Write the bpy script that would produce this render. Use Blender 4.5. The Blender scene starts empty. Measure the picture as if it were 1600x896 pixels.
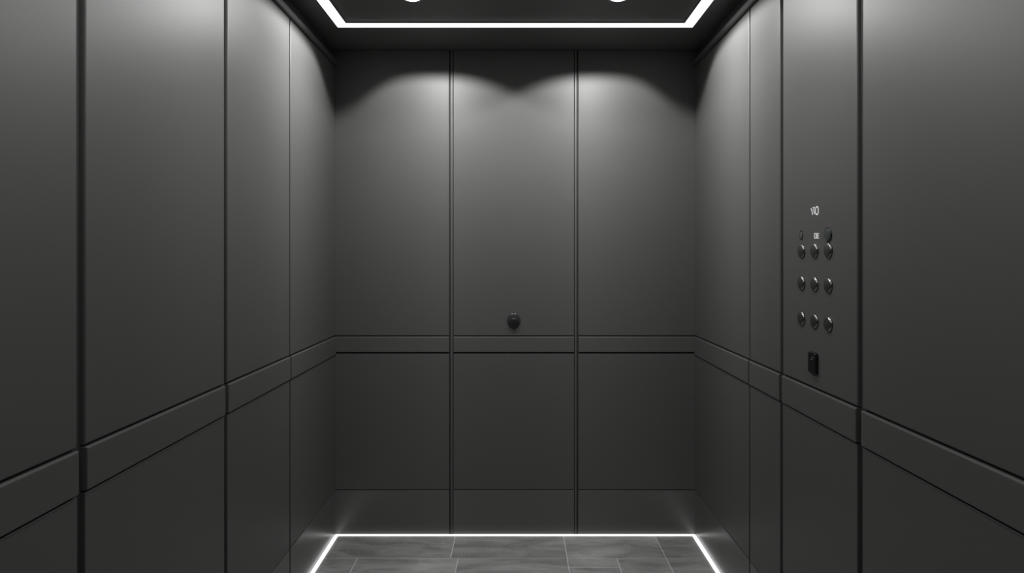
import bpy, bmesh, math, random
from mathutils import Vector, Matrix

random.seed(4)
PI = math.pi
C = bpy.context.scene.collection
sc = bpy.context.scene

# ------------------------------------------------------------------ sizes (metres)
XW = 0.851          # face of the side wall panels
YB = 3.0            # face of the back wall panels
YF = -0.45          # front of the car, behind the camera
H = 2.30            # ceiling
EYE = 1.318
F = 990.0           # focal length in pixels at 1600 wide
BACK = 0.0095        # depth of the joints between panels

# ------------------------------------------------------------------ materials
def mat(name):
    m = bpy.data.materials.new(name); m.use_nodes = True
    return m, m.node_tree.nodes, m.node_tree.links, m.node_tree.nodes['Principled BSDF']

def coords(nt):
    return nt.nodes.new('ShaderNodeTexCoord')

def plain(name, col, rough, metal=0.0, spec=0.5, bump=0.0, bscale=400, var=0.03):
    m, n, l, b = mat(name)
    b.inputs['Roughness'].default_value = rough
    b.inputs['Metallic'].default_value = metal
    b.inputs['Specular IOR Level'].default_value = spec
    tc = n.new('ShaderNodeTexCoord')
    nz = n.new('ShaderNodeTexNoise'); nz.inputs['Scale'].default_value = 3.0; nz.inputs['Detail'].default_value = 3
    l.new(tc.outputs['Object'], nz.inputs['Vector'])
    r = n.new('ShaderNodeMapRange')
    r.inputs['To Min'].default_value = 1 - var; r.inputs['To Max'].default_value = 1 + var
    l.new(nz.outputs['Fac'], r.inputs['Value'])
    mx = n.new('ShaderNodeVectorMath'); mx.operation = 'SCALE'
    mx.inputs[0].default_value = col
    l.new(r.outputs['Result'], mx.inputs['Scale'])
    l.new(mx.outputs['Vector'], b.inputs['Base Color'])
    if bump:
        z2 = n.new('ShaderNodeTexNoise'); z2.inputs['Scale'].default_value = bscale
        l.new(tc.outputs['Object'], z2.inputs['Vector'])
        bp = n.new('ShaderNodeBump'); bp.inputs['Strength'].default_value = bump; bp.inputs['Distance'].default_value = 0.0005
        l.new(z2.outputs['Fac'], bp.inputs['Height']); l.new(bp.outputs['Normal'], b.inputs['Normal'])
    return m

def glow(name, col, strength):
    m, n, l, b = mat(name)
    b.inputs['Base Color'].default_value = (.8, .8, .8, 1)
    b.inputs['Roughness'].default_value = .5
    b.inputs['Emission Color'].default_value = (*col, 1)
    b.inputs['Emission Strength'].default_value = strength
    return m

M_PANEL = plain('satin_grey_panel', (.108, .108, .1055), .46, spec=.28, bump=.06)
M_SKIRT = plain('kick_panel_metal', (.125, .125, .122), .30, spec=.45, bump=.03)
M_JOINT = plain('black_joint', (.055, .055, .054), .7, spec=.2)
M_STRIP = plain('joint_strip_metal', (.11, .11, .108), .4, spec=.4)
M_CEIL = plain('dark_ceiling', (.115, .115, .113), .45, spec=.3)
M_TRIM = plain('cornice_metal', (.095, .095, .093), .36, spec=.6)
M_BUTTON = plain('button_metal', (.33, .33, .325), .22, metal=1.0)
M_LENS = plain('dark_lens_glass', (.062, .074, .068), .12, spec=.6)
M_BLACK = plain('black_plastic', (.010, .010, .010), .25, spec=.4)
M_KNOB = plain('black_satin_rubber', (.015, .015, .015), .35, spec=.5)
M_FLANGE = plain('dark_grey_rubber', (.045, .045, .046), .25, spec=.5)
M_STEEL = plain('lock_steel', (.35, .35, .34), .25, metal=1.0)
M_LAMPRING = plain('lamp_ring_paint', (.30, .30, .30), .35, metal=.3)
M_LED = glow('ceiling_led_diffuser', (1, 1, .995), 1.9)
M_LEDF = glow('floor_led_diffuser', (1, 1, .995), 1.7)
M_BULB = glow('downlight_lens', (1, 1, .99), 14.0)
M_DIGIT = glow('lit_digits', (1, 1, 1), .50)
M_DIGIT.node_tree.nodes['Principled BSDF'].inputs['Base Color'].default_value = (.5, .5, .5, 1)

def floor_mat():
    m, n, l, b = mat('grey_stone_tile')
    tc = n.new('ShaderNodeTexCoord')
    at = n.new('ShaderNodeAttribute'); at.attribute_name = 'tile_tone'
    # every tile samples its own patch of stone
    off = n.new('ShaderNodeVectorMath'); off.operation = 'SCALE'; off.inputs['Scale'].default_value = 37.0
    l.new(at.outputs['Vector'], off.inputs[0])
    add = n.new('ShaderNodeVectorMath'); add.operation = 'ADD'
    l.new(tc.outputs['Object'], add.inputs[0]); l.new(off.outputs['Vector'], add.inputs[1])
    mp = n.new('ShaderNodeMapping'); mp.inputs['Scale'].default_value = (1.0, 2.6, 1.0)
    l.new(add.outputs['Vector'], mp.inputs['Vector'])
    a = n.new('ShaderNodeTexNoise'); a.inputs['Scale'].default_value = 3.2; a.inputs['Detail'].default_value = 6; a.inputs['Roughness'].default_value = .62; a.inputs['Distortion'].default_value = 1.1
    l.new(mp.outputs['Vector'], a.inputs['Vector'])
    r1 = n.new('ShaderNodeValToRGB')
    e = r1.color_ramp.elements
    e[0].position = .36; e[0].color = (.28, .28, .275, 1)
    e[1].position = .66; e[1].color = (.52, .52, .51, 1)
    k = e.new(.5); k.color = (.39, .39, .385, 1)
    l.new(a.outputs['Fac'], r1.inputs['Fac'])
    # thin pale veins
    v = n.new('ShaderNodeTexNoise'); v.inputs['Scale'].default_value = 4.5; v.inputs['Detail'].default_value = 5; v.inputs['Distortion'].default_value = 2.2
    l.new(mp.outputs['Vector'], v.inputs['Vector'])
    s1 = n.new('ShaderNodeMath'); s1.operation = 'SUBTRACT'; s1.inputs[1].default_value = .5
    s2 = n.new('ShaderNodeMath'); s2.operation = 'ABSOLUTE'
    r2 = n.new('ShaderNodeMapRange'); r2.inputs['From Min'].default_value = 0; r2.inputs['From Max'].default_value = .012
    r2.inputs['To Min'].default_value = .40; r2.inputs['To Max'].default_value = 0
    l.new(v.outputs['Fac'], s1.inputs[0]); l.new(s1.outputs[0], s2.inputs[0]); l.new(s2.outputs[0], r2.inputs['Value'])
    mx = n.new('ShaderNodeMix'); mx.data_type = 'RGBA'
    l.new(r2.outputs['Result'], mx.inputs['Factor']); l.new(r1.outputs['Color'], mx.inputs['A'])
    mx.inputs['B'].default_value = (.62, .62, .61, 1)
    # tone of the single tile
    sx = n.new('ShaderNodeSeparateXYZ'); l.new(at.outputs['Vector'], sx.inputs[0])
    r3 = n.new('ShaderNodeMapRange'); r3.inputs['To Min'].default_value = .92; r3.inputs['To Max'].default_value = 1.08
    l.new(sx.outputs['X'], r3.inputs['Value'])
    sc_ = n.new('ShaderNodeVectorMath'); sc_.operation = 'SCALE'
    l.new(mx.outputs['Result'], sc_.inputs[0]); l.new(r3.outputs['Result'], sc_.inputs['Scale'])
    l.new(sc_.outputs['Vector'], b.inputs['Base Color'])
    b.inputs['Roughness'].default_value = .5
    b.inputs['Specular IOR Level'].default_value = .35
    bp = n.new('ShaderNodeBump'); bp.inputs['Strength'].default_value = .25; bp.inputs['Distance'].default_value = .002
    l.new(a.outputs['Fac'], bp.inputs['Height']); l.new(bp.outputs['Normal'], b.inputs['Normal'])
    return m
M_TILE = floor_mat()
M_GROUT = plain('pale_grout', (.85, .85, .84), .8, spec=.2)

# ------------------------------------------------------------------ mesh helpers (all shapes given in world coordinates)
def add_box(bm, x0, x1, y0, y1, z0, z1, bevel=0.0, seg=2):
    b = bmesh.new()
    bmesh.ops.create_cube(b, size=1)
    for v in b.verts:
        v.co = Vector(((x0 + x1) / 2 + v.co.x * (x1 - x0), (y0 + y1) / 2 + v.co.y * (y1 - y0), (z0 + z1) / 2 + v.co.z * (z1 - z0)))
    if bevel:
        bmesh.ops.bevel(b, geom=list(b.edges), offset=bevel, segments=seg, profile=.5, affect='EDGES')
    merge(bm, b)

def merge(bm, b):
    me = bpy.data.meshes.new('tmp'); b.to_mesh(me); b.free()
    bm.from_mesh(me); bpy.data.meshes.remove(me)

def add_panel(bm, axis, p, a0, a1, z0, z1, t=.0095, bev=.002, top=None):
    """a wall panel: axis 'L','R','B' = left, right, back wall; p = face coordinate; a0..a1 along the wall.
    The front edges are rounded by bev, the top front edge by `top` where given."""
    tp = bev if top is None else top
    # outline of the front face, then three rings to the back
    def P(a, z, d):      # d = depth behind the face
        if axis == 'L': return Vector((-p - d, a, z))
        if axis == 'R': return Vector((p + d, a, z))
        return Vector((a, p + d, z))
    rings = []
    steps = [(1.0, 0.0), (.62, .08), (.3, .3), (.08, .62), (0.0, 1.0)]
    for s, d in steps:
        e, et = bev * s, tp * s
        dd, dt = bev * d, tp * d
        rings.append([P(a0 + e, z0 + e, dd), P(a1 - e, z0 + e, dd), P(a1 - e, z1 - et, dt), P(a0 + e, z1 - et, dt)])
    rings.append([P(a0, z0, t), P(a1, z0, t), P(a1, z1, t), P(a0, z1, t)])
    vs = [[bm.verts.new(q) for q in r] for r in rings]
    fs = [bm.faces.new(vs[0])]
    for i in range(len(vs) - 1):
        for k in range(4):
            f = bm.faces.new((vs[i][k], vs[i][(k + 1) % 4], vs[i + 1][(k + 1) % 4], vs[i + 1][k])); fs.append(f)
    fs.append(bm.faces.new(list(reversed(vs[-1]))))
    bmesh.ops.recalc_face_normals(bm, faces=fs)

def add_lathe(bm, profile, origin, axis, seg=40, sx=1.0, sy=1.0):
    """profile = [(r, h)...] turned about `axis` through origin; sx, sy stretch the section."""
    q = Vector((0, 0, 1)).rotation_difference(Vector(axis))
    if abs(Vector(axis).x) > .5:     # keep section's second direction vertical
        rot = Matrix(((0, 0, axis[0]), (1, 0, 0), (0, 1, 0)))
    elif abs(Vector(axis).y) > .5:
        rot = Matrix(((1, 0, 0), (0, 0, axis[1]), (0, 1, 0)))
    else:
        rot = Matrix(((1, 0, 0), (0, 1, 0), (0, 0, axis[2])))
    rings = []
    fs = []
    for r, h in profile:
        if r < 1e-6:
            rings.append([bm.verts.new(Vector(origin) + rot @ Vector((0, 0, h)))])
        else:
            rings.append([bm.verts.new(Vector(origin) + rot @ Vector((r * sx * math.cos(2 * PI * k / seg), r * sy * math.sin(2 * PI * k / seg), h))) for k in range(seg)])
    for a, b in zip(rings, rings[1:]):
        for k in range(seg):
            k2 = (k + 1) % seg
            if len(a) == 1 and len(b) > 1: fs.append(bm.faces.new((a[0], b[k], b[k2])))
            elif len(b) == 1 and len(a) > 1: fs.append(bm.faces.new((a[k], b[0], a[k2])))
            elif len(a) > 1: fs.append(bm.faces.new((a[k], b[k], b[k2], a[k2])))
    bmesh.ops.recalc_face_normals(bm, faces=fs)

def add_stroke(bm, pts, w, t, normal):
    """a flat raised stroke through pts (world), width w, height t along normal"""
    n = Vector(normal).normalized()
    P = [Vector(p) for p in pts]
    L, R = [], []
    closed = (P[0] - P[-1]).length < 1e-7
    if closed: P = P[:-1]
    N = len(P)
    for i in range(N):
        a = P[i - 1] if (i > 0 or closed) else P[i]
        b = P[(i + 1) % N] if (i < N - 1 or closed) else P[i]
        d = (b - a).normalized(); s = n.cross(d).normalized() * w / 2
        L.append(P[i] + s); R.append(P[i] - s)
    v = [[bm.verts.new(q) for q in (L[i], R[i], R[i] + n * t, L[i] + n * t)] for i in range(N)]
    fs = []
    for i in range(N if closed else N - 1):
        j = (i + 1) % N
        for k in range(4):
            fs.append(bm.faces.new((v[i][k], v[i][(k + 1) % 4], v[j][(k + 1) % 4], v[j][k])))
    if not closed:
        fs.append(bm.faces.new(v[0])); fs.append(bm.faces.new(list(reversed(v[-1]))))
    bmesh.ops.recalc_face_normals(bm, faces=fs)

def obj(name, bm, m, parent=None, smooth=False, origin=None):
    """links a bmesh (world coordinates) as ONE object, under parent or standing at origin"""
    base = Vector((0, 0, 0))
    q = parent
    while q is not None:
        base += q.location; q = q.parent
    o_loc = Vector(origin) - base if origin is not None else Vector((0, 0, 0))
    for v in bm.verts: v.co -= base + o_loc
    me = bpy.data.meshes.new(name); bm.to_mesh(me); bm.free()
    me.materials.append(m)
    if smooth:
        for p in me.polygons: p.use_smooth = True
    o = bpy.data.objects.new(name, me); C.objects.link(o)
    o.location = o_loc
    if parent: o.parent = parent
    return o

def structure(o, label=None):
    o['kind'] = 'structure'
    if label: o['label'] = label
    return o

def tag(o, label, cat, group=None):
    o['label'] = label; o['category'] = cat
    if group: o['group'] = group
    return o

def thing(name, label, cat, loc, group=None):
    o = bpy.data.objects.new(name, None); C.objects.link(o)
    o.location = loc; o.empty_display_size = .05
    return tag(o, label, cat, group)

# ------------------------------------------------------------------ heights of the panel joints
UP0 = .9460                        # bottom of the upper panels
BD1 = .9415                        # top of the band
SIDE = dict(bd0=.8560, lo1=.8505)  # bottom of the band, top of the lower panels
REAR = dict(bd0=.8682, lo1=.8604)
LO0, SK1, SK0 = .2165, .2125, .0045
SIDE_TOP = 2.2215

# ------------------------------------------------------------------ floor
def build_floor():
    bm = bmesh.new()
    add_box(bm, -XW, XW, YF, YB, -.06, -.0012)
    fl = structure(obj('floor', bm, M_GROUT), 'pale grout bed under the grey stone tiles')
    bm = bmesh.new()
    lay = bm.loops.layers.float_color.new('tile_tone')
    g = .0034
    rows = [(2.770, YB, [-XW, -.283, .228, .661, XW]),
            (2.540, 2.770, [-XW, -.690, -.250, .227, .445, .662, XW])]
    y = 2.540; k = 0
    while y > YF + .01:
        y0 = max(YF, y - .23); x = -XW; xs = [x]
        x += [.30, .50, .18, .42][k % 4]
        while x < XW - .05:
            xs.append(x); x += .47
        xs.append(XW); rows.append((y0, y, xs)); y = y0; k += 1
    tiles = []
    for (y0, y1, xs) in rows:
        for a, b in zip(xs, xs[1:]):
            if abs(a - .227) < .002 and abs(b - .445) < .002:     # this one is cut across
                tiles.append((a, b, y0, 2.690)); tiles.append((a, b, 2.690, y1))
            else: tiles.append((a, b, y0, y1))
    for a, b, y0, y1 in tiles:
        c = random.random(), random.random(), random.random(), 1
        lo = [bm.verts.new((px, py, -.0012)) for px, py in ((a + g/2, y0 + g/2), (b - g/2, y0 + g/2), (b - g/2, y1 - g/2), (a + g/2, y1 - g/2))]
        e = g/2 + .0008
        hi = [bm.verts.new((px, py, 0)) for px, py in ((a + e, y0 + e), (b - e, y0 + e), (b - e, y1 - e), (a + e, y1 - e))]
        fs = [bm.faces.new(hi)] + [bm.faces.new((lo[i], lo[(i+1) % 4], hi[(i+1) % 4], hi[i])) for i in range(4)]
        for f in fs:
            for lp in f.loops: lp[lay] = c
    obj('floor_tiles', bm, M_TILE, fl)
build_floor()

# ------------------------------------------------------------------ ceiling
bm = bmesh.new()
add_box(bm, -XW - .06, XW + .06, YF - .05, YB + .06, H, H + .05)
structure(obj('ceiling', bm, M_CEIL), 'dark satin ceiling of the lift car')

# ------------------------------------------------------------------ walls
SECT_L = [(YF, .600), (.622, 1.2315), (1.2540, 1.8540), (1.8745, 2.3900), (2.4020, YB - .0005)]
SECT_R = [(YF, .940), (.962, 1.5530), (1.5770, 2.0150), (2.0360, 2.2960), (2.3070, YB - .0005)]
SECT_B = [(-XW - .010, -.3130), (-.2925, .2790), (.2985, XW + .010)]

def side_wall(name, axis, sects, skip=None):
    s = -1 if axis == 'L' else 1
    bm = bmesh.new()
    x0, x1 = sorted((s * (XW + BACK), s * (XW + .06)))
    add_box(bm, x0, x1, YF - .05, YB + .06, -.06, H)
    w = structure(obj(name, bm, M_JOINT), 'black backing of the %s lift wall seen in the panel joints' % ('left' if s < 0 else 'right'))
    for i, (a, b) in enumerate(sects):
        if i != skip:
            bm = bmesh.new(); add_panel(bm, axis, XW, a, b, UP0, SIDE_TOP, bev=.0042); obj('upper_panel', bm, M_PANEL, w)
        bm = bmesh.new(); add_panel(bm, axis, XW - .004, a, b, SIDE['bd0'], BD1, t=.0135, bev=.002, top=.005); obj('band_panel', bm, M_PANEL, w)
        bm = bmesh.new(); add_panel(bm, axis, XW, a, b, LO0, SIDE['lo1'], bev=.002); obj('lower_panel', bm, M_PANEL, w)
    bm = bmesh.new()
    for a, b in sects:
        add_panel(bm, axis, XW, a, b, SK0, SK1, bev=.0012)
    structure(obj('baseboard_' + ('left' if s < 0 else 'right'), bm, M_SKIRT), 'kick panels along the foot of the %s wall' % ('left' if s < 0 else 'right'))
    return w

wl = side_wall('wall_left', 'L', SECT_L)
wr = side_wall('wall_right', 'R', SECT_R, skip=2)

bm = bmesh.new()
add_box(bm, -XW - BACK, XW + BACK, YB + BACK, YB + .06, -.06, H)
wb = structure(obj('wall_back', bm, M_JOINT), 'black backing of the back lift wall seen in the panel joints')
for a, b in SECT_B:
    bm = bmesh.new(); add_panel(bm, 'B', YB, a, b, UP0, H - .001, bev=.002); obj('upper_panel', bm, M_PANEL, wb)
    bm = bmesh.new(); add_panel(bm, 'B', YB - .004, a, b, REAR['bd0'], BD1, t=.0135, bev=.002, top=.005); obj('band_panel', bm, M_PANEL, wb)
    bm = bmesh.new(); add_panel(bm, 'B', YB, a, b, LO0, REAR['lo1'], bev=.002); obj('lower_panel', bm, M_PANEL, wb)
for x0, x1 in ((-.3055, -.2955), (.2815, .2910)):
    bm = bmesh.new(); add_box(bm, x0, x1, YB + .0015, YB + BACK, .0, H - .001, bevel=.0012); obj('joint_strip', bm, M_PANEL, wb)
bm = bmesh.new()
for a, b in SECT_B: add_panel(bm, 'B', YB, a, b, SK0, SK1, bev=.0012)
structure(obj('baseboard_back', bm, M_SKIRT), 'kick panels along the foot of the back wall')

# the front of the car with its closed sliding doors, behind the camera
bm = bmesh.new()
add_box(bm, -XW - .06, -.45, YF - .05, YF, -.06, H); add_box(bm, .45, XW + .06, YF - .05, YF, -.06, H); add_box(bm, -.45, .45, YF - .05, YF, 2.1, H)
structure(obj('wall_front', bm, M_PANEL), 'grey front wall around the lift doors')
for k, (a, b) in enumerate(((-.45, -.0015), (.0015, .45))):
    bm = bmesh.new(); add_box(bm, a, b, YF - .05, YF - .02, 0, 2.1, bevel=.002)
    structure(obj('door_%d' % (k + 1), bm, M_PANEL), 'grey sliding leaf of the lift door')

# cornice rails on both side walls under the ceiling
for k, s in enumerate((-1, 1)):
    bm = bmesh.new()
    x0, x1 = sorted((s * .8385, s * (XW + BACK)))
    add_box(bm, x0, x1, YF, YB - .0005, 2.2215, 2.2470, bevel=.0035, seg=3)
    structure(obj('trim_%d' % (k + 1), bm, M_TRIM), 'dark cornice rail along the top of the %s wall' % ('left' if s < 0 else 'right'))

# ------------------------------------------------------------------ ceiling light line: a rectangular loop
def loop_box(bm, xo, yo0, yo1, w, z0, z1):
    o = [(-xo, yo0), (xo, yo0), (xo, yo1), (-xo, yo1)]
    i = [(-xo + w, yo0 + w), (xo - w, yo0 + w), (xo - w, yo1 - w), (-xo + w, yo1 - w)]
    V = {}
    for tagn, pts in (('o', o), ('i', i)):
        for zi, z in enumerate((z0, z1)):
            V[tagn, zi] = [bm.verts.new((x, y, z)) for x, y in pts]
    fs = []
    for k in range(4):
        j = (k + 1) % 4
        for a, b in ((('o', 0), ('o', 1)), (('o', 1), ('i', 1)), (('i', 1), ('i', 0)), (('i', 0), ('o', 0))):
            fs.append(bm.faces.new((V[a][k], V[a][j], V[b][j], V[b][k])))
    bmesh.ops.recalc_face_normals(bm, faces=fs)

t = thing('ceiling_light_line', 'bright white rectangular light line running round the dark ceiling', 'ceiling light', (0, (YF + YB) / 2, H))
bm = bmesh.new(); loop_box(bm, .7530, -.20, 2.6915, .0440, H - .0060, H - .0005); obj('diffuser', bm, M_LED, t)
bm = bmesh.new(); loop_box(bm, .7555, -.2025, 2.6940, .0025, H - .004, H - .0002)
loop_box(bm, .7090, -.156, 2.6475, .0025, H - .004, H - .0002)
obj('profile_edge', bm, M_CEIL, t)

# ------------------------------------------------------------------ light lines along the foot of the walls
def led_line(label, x0, x1, y0, y1, loc):
    t = thing('floor_light_line', label, 'floor light', loc, 'light lines along the floor edges')
    bm = bmesh.new(); add_box(bm, x0, x1, y0, y1, .0010, .0038, bevel=.0008); obj('diffuser', bm, M_LEDF, t)
    bm = bmesh.new(); add_box(bm, x0, x1, y0, y1, -.0005, .0010); obj('base_profile', bm, M_STRIP, t)
led_line('thin white light line on the floor along the back wall', -XW, XW, YB - .0115, YB + .004, (0, YB - .008, 0))
led_line('thin white light line on the floor along the left wall', -XW - .004, -XW + .0150, YF, YB - .0117, (-XW + .008, (YF + YB) / 2, 0))
led_line('thin white light line on the floor along the right wall', XW - .0150, XW + .004, YF, YB - .0117, (XW - .008, (YF + YB) / 2, 0))

# ------------------------------------------------------------------ downlights
def beam(x, y, z, s, watts, size=.010):
    """the light of one downlight: a wide optic with four soft lobes (towards back, sides and front) that cuts off
    just under the ceiling; the photometric profile depends only on the direction the light leaves in"""
    d = bpy.data.lights.new('downlight_beam', 'POINT')
    d.energy = watts; d.shadow_soft_size = size; d.color = (1, 1, .996)
    d.use_nodes = True
    n, l = d.node_tree.nodes, d.node_tree.links
    em = n['Emission']
    def m(op, a, b=None, c=None):
        q = n.new('ShaderNodeMath'); q.operation = op
        for i, v in enumerate((a, b, c)):
            if v is None: continue
            if isinstance(v, (int, float)): q.inputs[i].default_value = v
            else: l.new(v, q.inputs[i])
        return q.outputs[0]
    tc = n.new('ShaderNodeTexCoord'); sp = n.new('ShaderNodeSeparateXYZ'); l.new(tc.outputs['Normal'], sp.inputs[0])
    X, Y, Z = sp.outputs
    az = m('ARCTAN2', m('MULTIPLY', X, float(-s)), Y)                  # 0 to the back, negative towards the near side wall
    def bump(c, w):      # soft hill around azimuth c (degrees)
        q = m('DIVIDE', m('SUBTRACT', az, math.radians(c)), math.radians(w))
        return m('EXPONENT', m('MULTIPLY', m('MULTIPLY', q, q), -1.0))
    corner, middle = bump(-37, 14), bump(46, 20)
    cut = m('ADD', m('MULTIPLY_ADD', corner, .175, CUT), m('MULTIPLY', middle, .13))
    down = m('MULTIPLY', Z, -1.0)
    mr = n.new('ShaderNodeMapRange'); mr.interpolation_type = 'SMOOTHSTEP'
    l.new(m('SUBTRACT', down, cut), mr.inputs['Value'])
    mr.inputs['From Min'].default_value = -.012; mr.inputs['From Max'].default_value = SOFT
    body = m('MULTIPLY_ADD', m('POWER', m('MAXIMUM', m('SUBTRACT', 1.0, down), 0.0), 1.2), 1.0 - NADIR, NADIR)   # less straight down
    side = m('ADD', m('MULTIPLY_ADD', corner, -.45, 1.0), m('ADD', m('MULTIPLY', bump(-85, 30), .88), m('MULTIPLY', bump(6, 15), .45)))
    fr = n.new('ShaderNodeMapRange'); fr.interpolation_type = 'SMOOTHSTEP'       # shielded towards the doors
    fr.inputs['From Min'].default_value = math.radians(105); fr.inputs['From Max'].default_value = math.radians(158)
    fr.inputs['To Min'].default_value = 1.0; fr.inputs['To Max'].default_value = SHIELD
    l.new(m('ABSOLUTE', az), fr.inputs['Value'])
    l.new(m('MULTIPLY', m('MULTIPLY', m('MULTIPLY', mr.outputs['Result'], body), side), fr.outputs['Result']), em.inputs['Strength'])
    o = bpy.data.objects.new('downlight_beam', d); C.objects.link(o); o.location = (x, y, z)
CUT, SOFT, NADIR, SHIELD = .140, .11, .40, .52

def downlight(x, y, label):
    t = thing('ceiling_downlight', label, 'downlight', (x, y, H), 'recessed downlights in the ceiling')
    bm = bmesh.new()
    add_lathe(bm, [(.030, .0005), (.030, .004), (.034, .0055), (.043, .0035), (.046, .0002)], (x, y, H), (0, 0, -1))
    obj('trim_ring', bm, M_LAMPRING, t, smooth=True)
    bm = bmesh.new()
    add_lathe(bm, [(.030, .001), (.030, .004), (.024, .0075), (.012, .0095), (0, .010)], (x, y, H), (0, 0, -1))
    obj('lens', bm, M_BULB, t, smooth=True)

rowsy = [2.390, 1.640, .890, .140]  # first row is visible; the rows after it are unseen, added for fill light
for j, y in enumerate(rowsy):
    for s, side in ((-1, 'left'), (1, 'right')):
        lab = ('%s of the two small round downlights just behind the ceiling light line' % side) if j == 0 else \
              'added out-of-view fill downlight in the %s half of the ceiling, row %s from the back' % (side, ['', 'two', 'three', 'four'][j])
        x = s * .389
        downlight(x, y, lab)
        z = H - .0125
        beam(x, y, z, s, [49, 12, 11, 6][j])

# ------------------------------------------------------------------ control panel on the right wall
def on_right(px, py, face=XW):
    """a spot on the right wall's face seen at pixel px, py of the photograph"""
    d = F * face / (px - 805.0)
    return Vector((face, d, EYE + (402.0 - py) * d / F))

yc = (1.5770 + 2.0150) / 2
cp = thing('elevator_control_panel', 'tall grey control panel with round buttons set in the right wall', 'control panel', (XW, yc, UP0))
bm = bmesh.new(); add_panel(bm, 'R', XW, 1.5770, 2.0150, UP0, SIDE_TOP, bev=.0042)
# rounded bright edge towards the wide joint is part of the plate
obj('face_plate', bm, M_PANEL, cp)

def dome(r, h):
    pr = [(r, 0.0), (r, h * .18)]
    for k in range(1, 9):           # rounded rim
        a = k / 8 * PI / 2 * .86
        pr.append((r * .70 + r * .30 * math.cos(a), h * .18 + h * .62 * math.sin(a)))
    r1, h1 = pr[-1]
    for k in range(1, 9):           # gently domed face
        q = 1 - k / 8
        pr.append((r1 * q, h1 + (h - h1) * (1 - q * q)))
    return pr

cols = (1.880, 1.798, 1.719)
rows = (1.336, 1.241, 1.136)
for zi, z in enumerate(rows):
    for yy in cols:
        bm = bmesh.new(); add_lathe(bm, dome(.0208, .0082), (XW, yy, z), (-1, 0, 0))
        b = obj('button', bm, M_BUTTON, cp, smooth=True, origin=(XW, yy, z))
        bm = bmesh.new(); add_lathe(bm, [(.0208, 0), (.0208, .0010), (.0214, .0010), (.0217, 0)], (XW, yy, z), (-1, 0, 0))
        obj('bezel', bm, M_BLACK, b)
# the two dark ones above them
bm = bmesh.new(); add_lathe(bm, dome(.0185, .006), (XW, 1.722, 1.379), (-1, 0, 0))
b = obj('indicator_lens', bm, M_LENS, cp, smooth=True, origin=(XW, 1.722, 1.379)); b['label'] = 'dark glassy round lens above the buttons'
bm = bmesh.new(); add_lathe(bm, [(.0185, 0), (.0185, .003), (.0205, .0025), (.021, 0)], (XW, 1.722, 1.379), (-1, 0, 0)); obj('bezel', bm, M_BLACK, b, smooth=True)
bm = bmesh.new(); add_lathe(bm, dome(.0100, .0028), (XW, 1.884, 1.383), (-1, 0, 0), sx=.95, sy=1.1)
b = obj('indicator_lens', bm, M_PANEL, cp, smooth=True, origin=(XW, 1.884, 1.383)); b['label'] = 'small grey round lens with a dark edge'
bm = bmesh.new(); add_lathe(bm, [(.0100, 0), (.0100, .001), (.0125, .001), (.0128, 0)], (XW, 1.884, 1.383), (-1, 0, 0), sx=.95, sy=1.1); obj('bezel', bm, M_BLACK, b)

def px_stroke(bm, pts, w):
    add_stroke(bm, [on_right(*p) for p in pts], w, .0006, (-1, 0, 0))
def z1(x, y): return (1255 + x / 32.0, 315 + y / 32.0)
bm = bmesh.new()
px_stroke(bm, [z1(390, 365), z1(425, 400), z1(452, 500), z1(470, 665)], .0030)
px_stroke(bm, [z1(478, 312), z1(530, 305)], .0022); px_stroke(bm, [z1(572, 303), z1(530, 308), z1(535, 400), z1(556, 540), z1(570, 640)], .0030)
cx, cy = 690, 460
loop = []
for k in range(25):
    a = 2 * PI * k / 24
    ex, ey = math.copysign(abs(math.cos(a)) ** .8, math.cos(a)), math.copysign(abs(math.sin(a)) ** .8, math.sin(a))
    loop.append(z1(cx + 70 * ex, cy - 195 * ey))
loop[-1] = loop[0]
px_stroke(bm, loop, .0030)
o = obj('floor_digits', bm, M_DIGIT, cp); o['label'] = 'white lit number 110'
def z2(x, y): return (1240 + x / 14.93, 350 + y / 14.93)
bm = bmesh.new()
px_stroke(bm, [z2(512, 225), z2(490, 222), z2(484, 280), z2(490, 335), z2(512, 335)], .0022)
px_stroke(bm, [z2(526, 345), z2(526, 222), z2(546, 225), z2(548, 262), z2(528, 285), z2(552, 340)], .0020)
px_stroke(bm, [z2(596, 225), z2(566, 225), z2(566, 335), z2(596, 335)], .0020); px_stroke(bm, [z2(566, 280), z2(590, 280)], .0018)
o = obj('lettering', bm, M_DIGIT, cp); o['label'] = 'small white letters CRE'

# key switch below the buttons
ky, kz = 1.801, 1.0175
bm = bmesh.new()
def rounded_plate(bm, y, z, w, h, x_in, x_out, r, cut=0.0, seg=6):
    pts = []
    for (sy, sz, a0) in ((1, 1, 0), (-1, 1, 90), (-1, -1, 180), (1, -1, 270)):
        for k in range(seg + 1):
            a = math.radians(a0 + 90 * k / seg)
            pts.append((y + sy * (w / 2 - r) + r * math.cos(a), z + sz * (h / 2 - r) + r * math.sin(a)))
    f = [bm.verts.new((x_in, p[0], p[1])) for p in pts]
    e = .0018
    m_ = [bm.verts.new((x_out + e, p[0], p[1])) for p in pts]
    g = [bm.verts.new((x_out, y + (p[0] - y) * (1 - 2 * e / w), z + (p[1] - z) * (1 - 2 * e / h))) for p in pts]
    fs = []
    n = len(pts)
    for A, B in ((f, m_), (m_, g)):
        for k in range(n): fs.append(bm.faces.new((A[k], A[(k+1) % n], B[(k+1) % n], B[k])))
    fs.append(bm.faces.new(g)); fs.append(bm.faces.new(list(reversed(f))))
    bmesh.ops.recalc_face_normals(bm, faces=fs)
rounded_plate(bm, ky, kz, .046, .0600, XW, XW - .009, .008)
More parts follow.
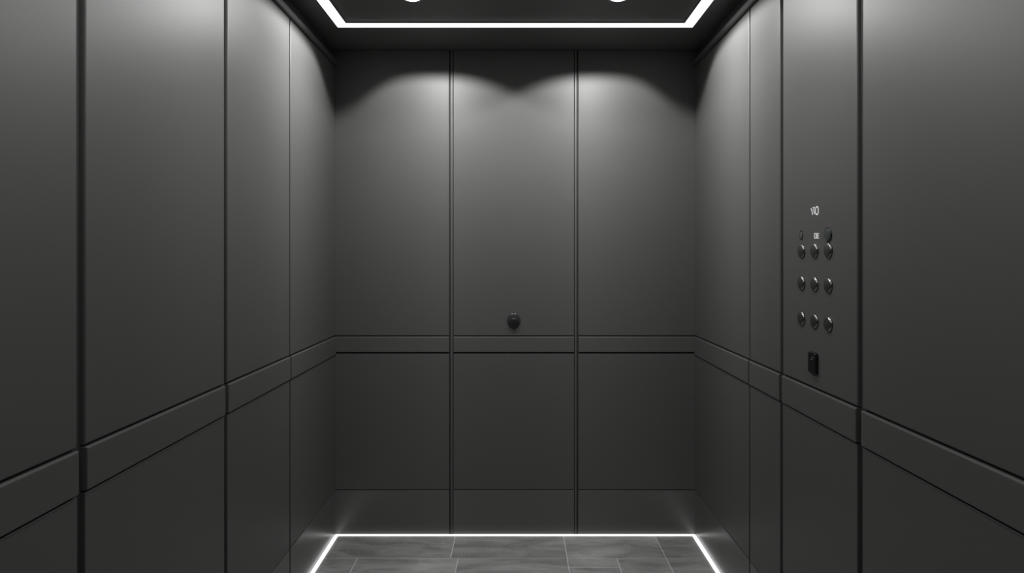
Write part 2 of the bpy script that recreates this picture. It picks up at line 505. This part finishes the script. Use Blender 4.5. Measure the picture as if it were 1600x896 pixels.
ks = obj('key_switch', bm, M_BLACK, cp); ks['label'] = 'black glossy key switch below the buttons'
bm = bmesh.new(); add_lathe(bm, [(.0042, .0), (.0042, .0016), (.0062, .0016), (.0064, 0)], (XW - .009, ky - .006, kz + .0125), (-1, 0, 0), seg=28)
obj('lock_ring', bm, M_STEEL, ks)
bm = bmesh.new(); add_lathe(bm, [(.0042, 0), (.0040, .0008), (0, .0010)], (XW - .009, ky - .006, kz + .0125), (-1, 0, 0), seg=28)
obj('lock_core', bm, M_BLACK, ks)

# ------------------------------------------------------------------ round stud on the back wall
kx, kz = (802.7 - 805) * YB / F, EYE - (501.3 - 402) * YB / F
kt = thing('wall_stud', 'small round black stud on the middle panel of the back wall', 'stud', (kx, YB, kz))
bm = bmesh.new()
add_lathe(bm, [(.0320, 0), (.0320, .003), (.0305, .0055), (.0265, .0070), (.0, .0070)], (kx, YB, kz), (0, -1, 0), sy=1.14, seg=48)
obj('flange', bm, M_FLANGE, kt, smooth=True)
bm = bmesh.new()
add_lathe(bm, [(.0220, .0055), (.0220, .0125), (.0212, .0148), (.0190, .0162), (.0120, .0170), (.0, .0172)], (kx + .001, YB, kz - .0085), (0, -1, 0), sy=1.06, seg=48)
obj('stud_head', bm, M_KNOB, kt, smooth=True)

# ------------------------------------------------------------------ world, camera, colour
w = bpy.data.worlds.new('World'); sc.world = w; w.use_nodes = True
w.node_tree.nodes['Background'].inputs[0].default_value = (0, 0, 0, 1)
w.node_tree.nodes['Background'].inputs[1].default_value = 0

cam = bpy.data.cameras.new('camera'); co = bpy.data.objects.new('camera', cam); C.objects.link(co)
co.location = (0, 0, EYE); co.rotation_euler = (PI / 2, 0, 0)
cam.sensor_width = 36; cam.lens = F / 1600 * 36
cam.shift_x = -5 / 1600; cam.shift_y = -46 / 1600
cam.clip_start = .02
sc.camera = co
sc.view_settings.view_transform = 'Standard'; sc.view_settings.look = 'None'
sc.view_settings.exposure = 0; sc.view_settings.gamma = 1; sc.view_settings.use_curve_mapping = False
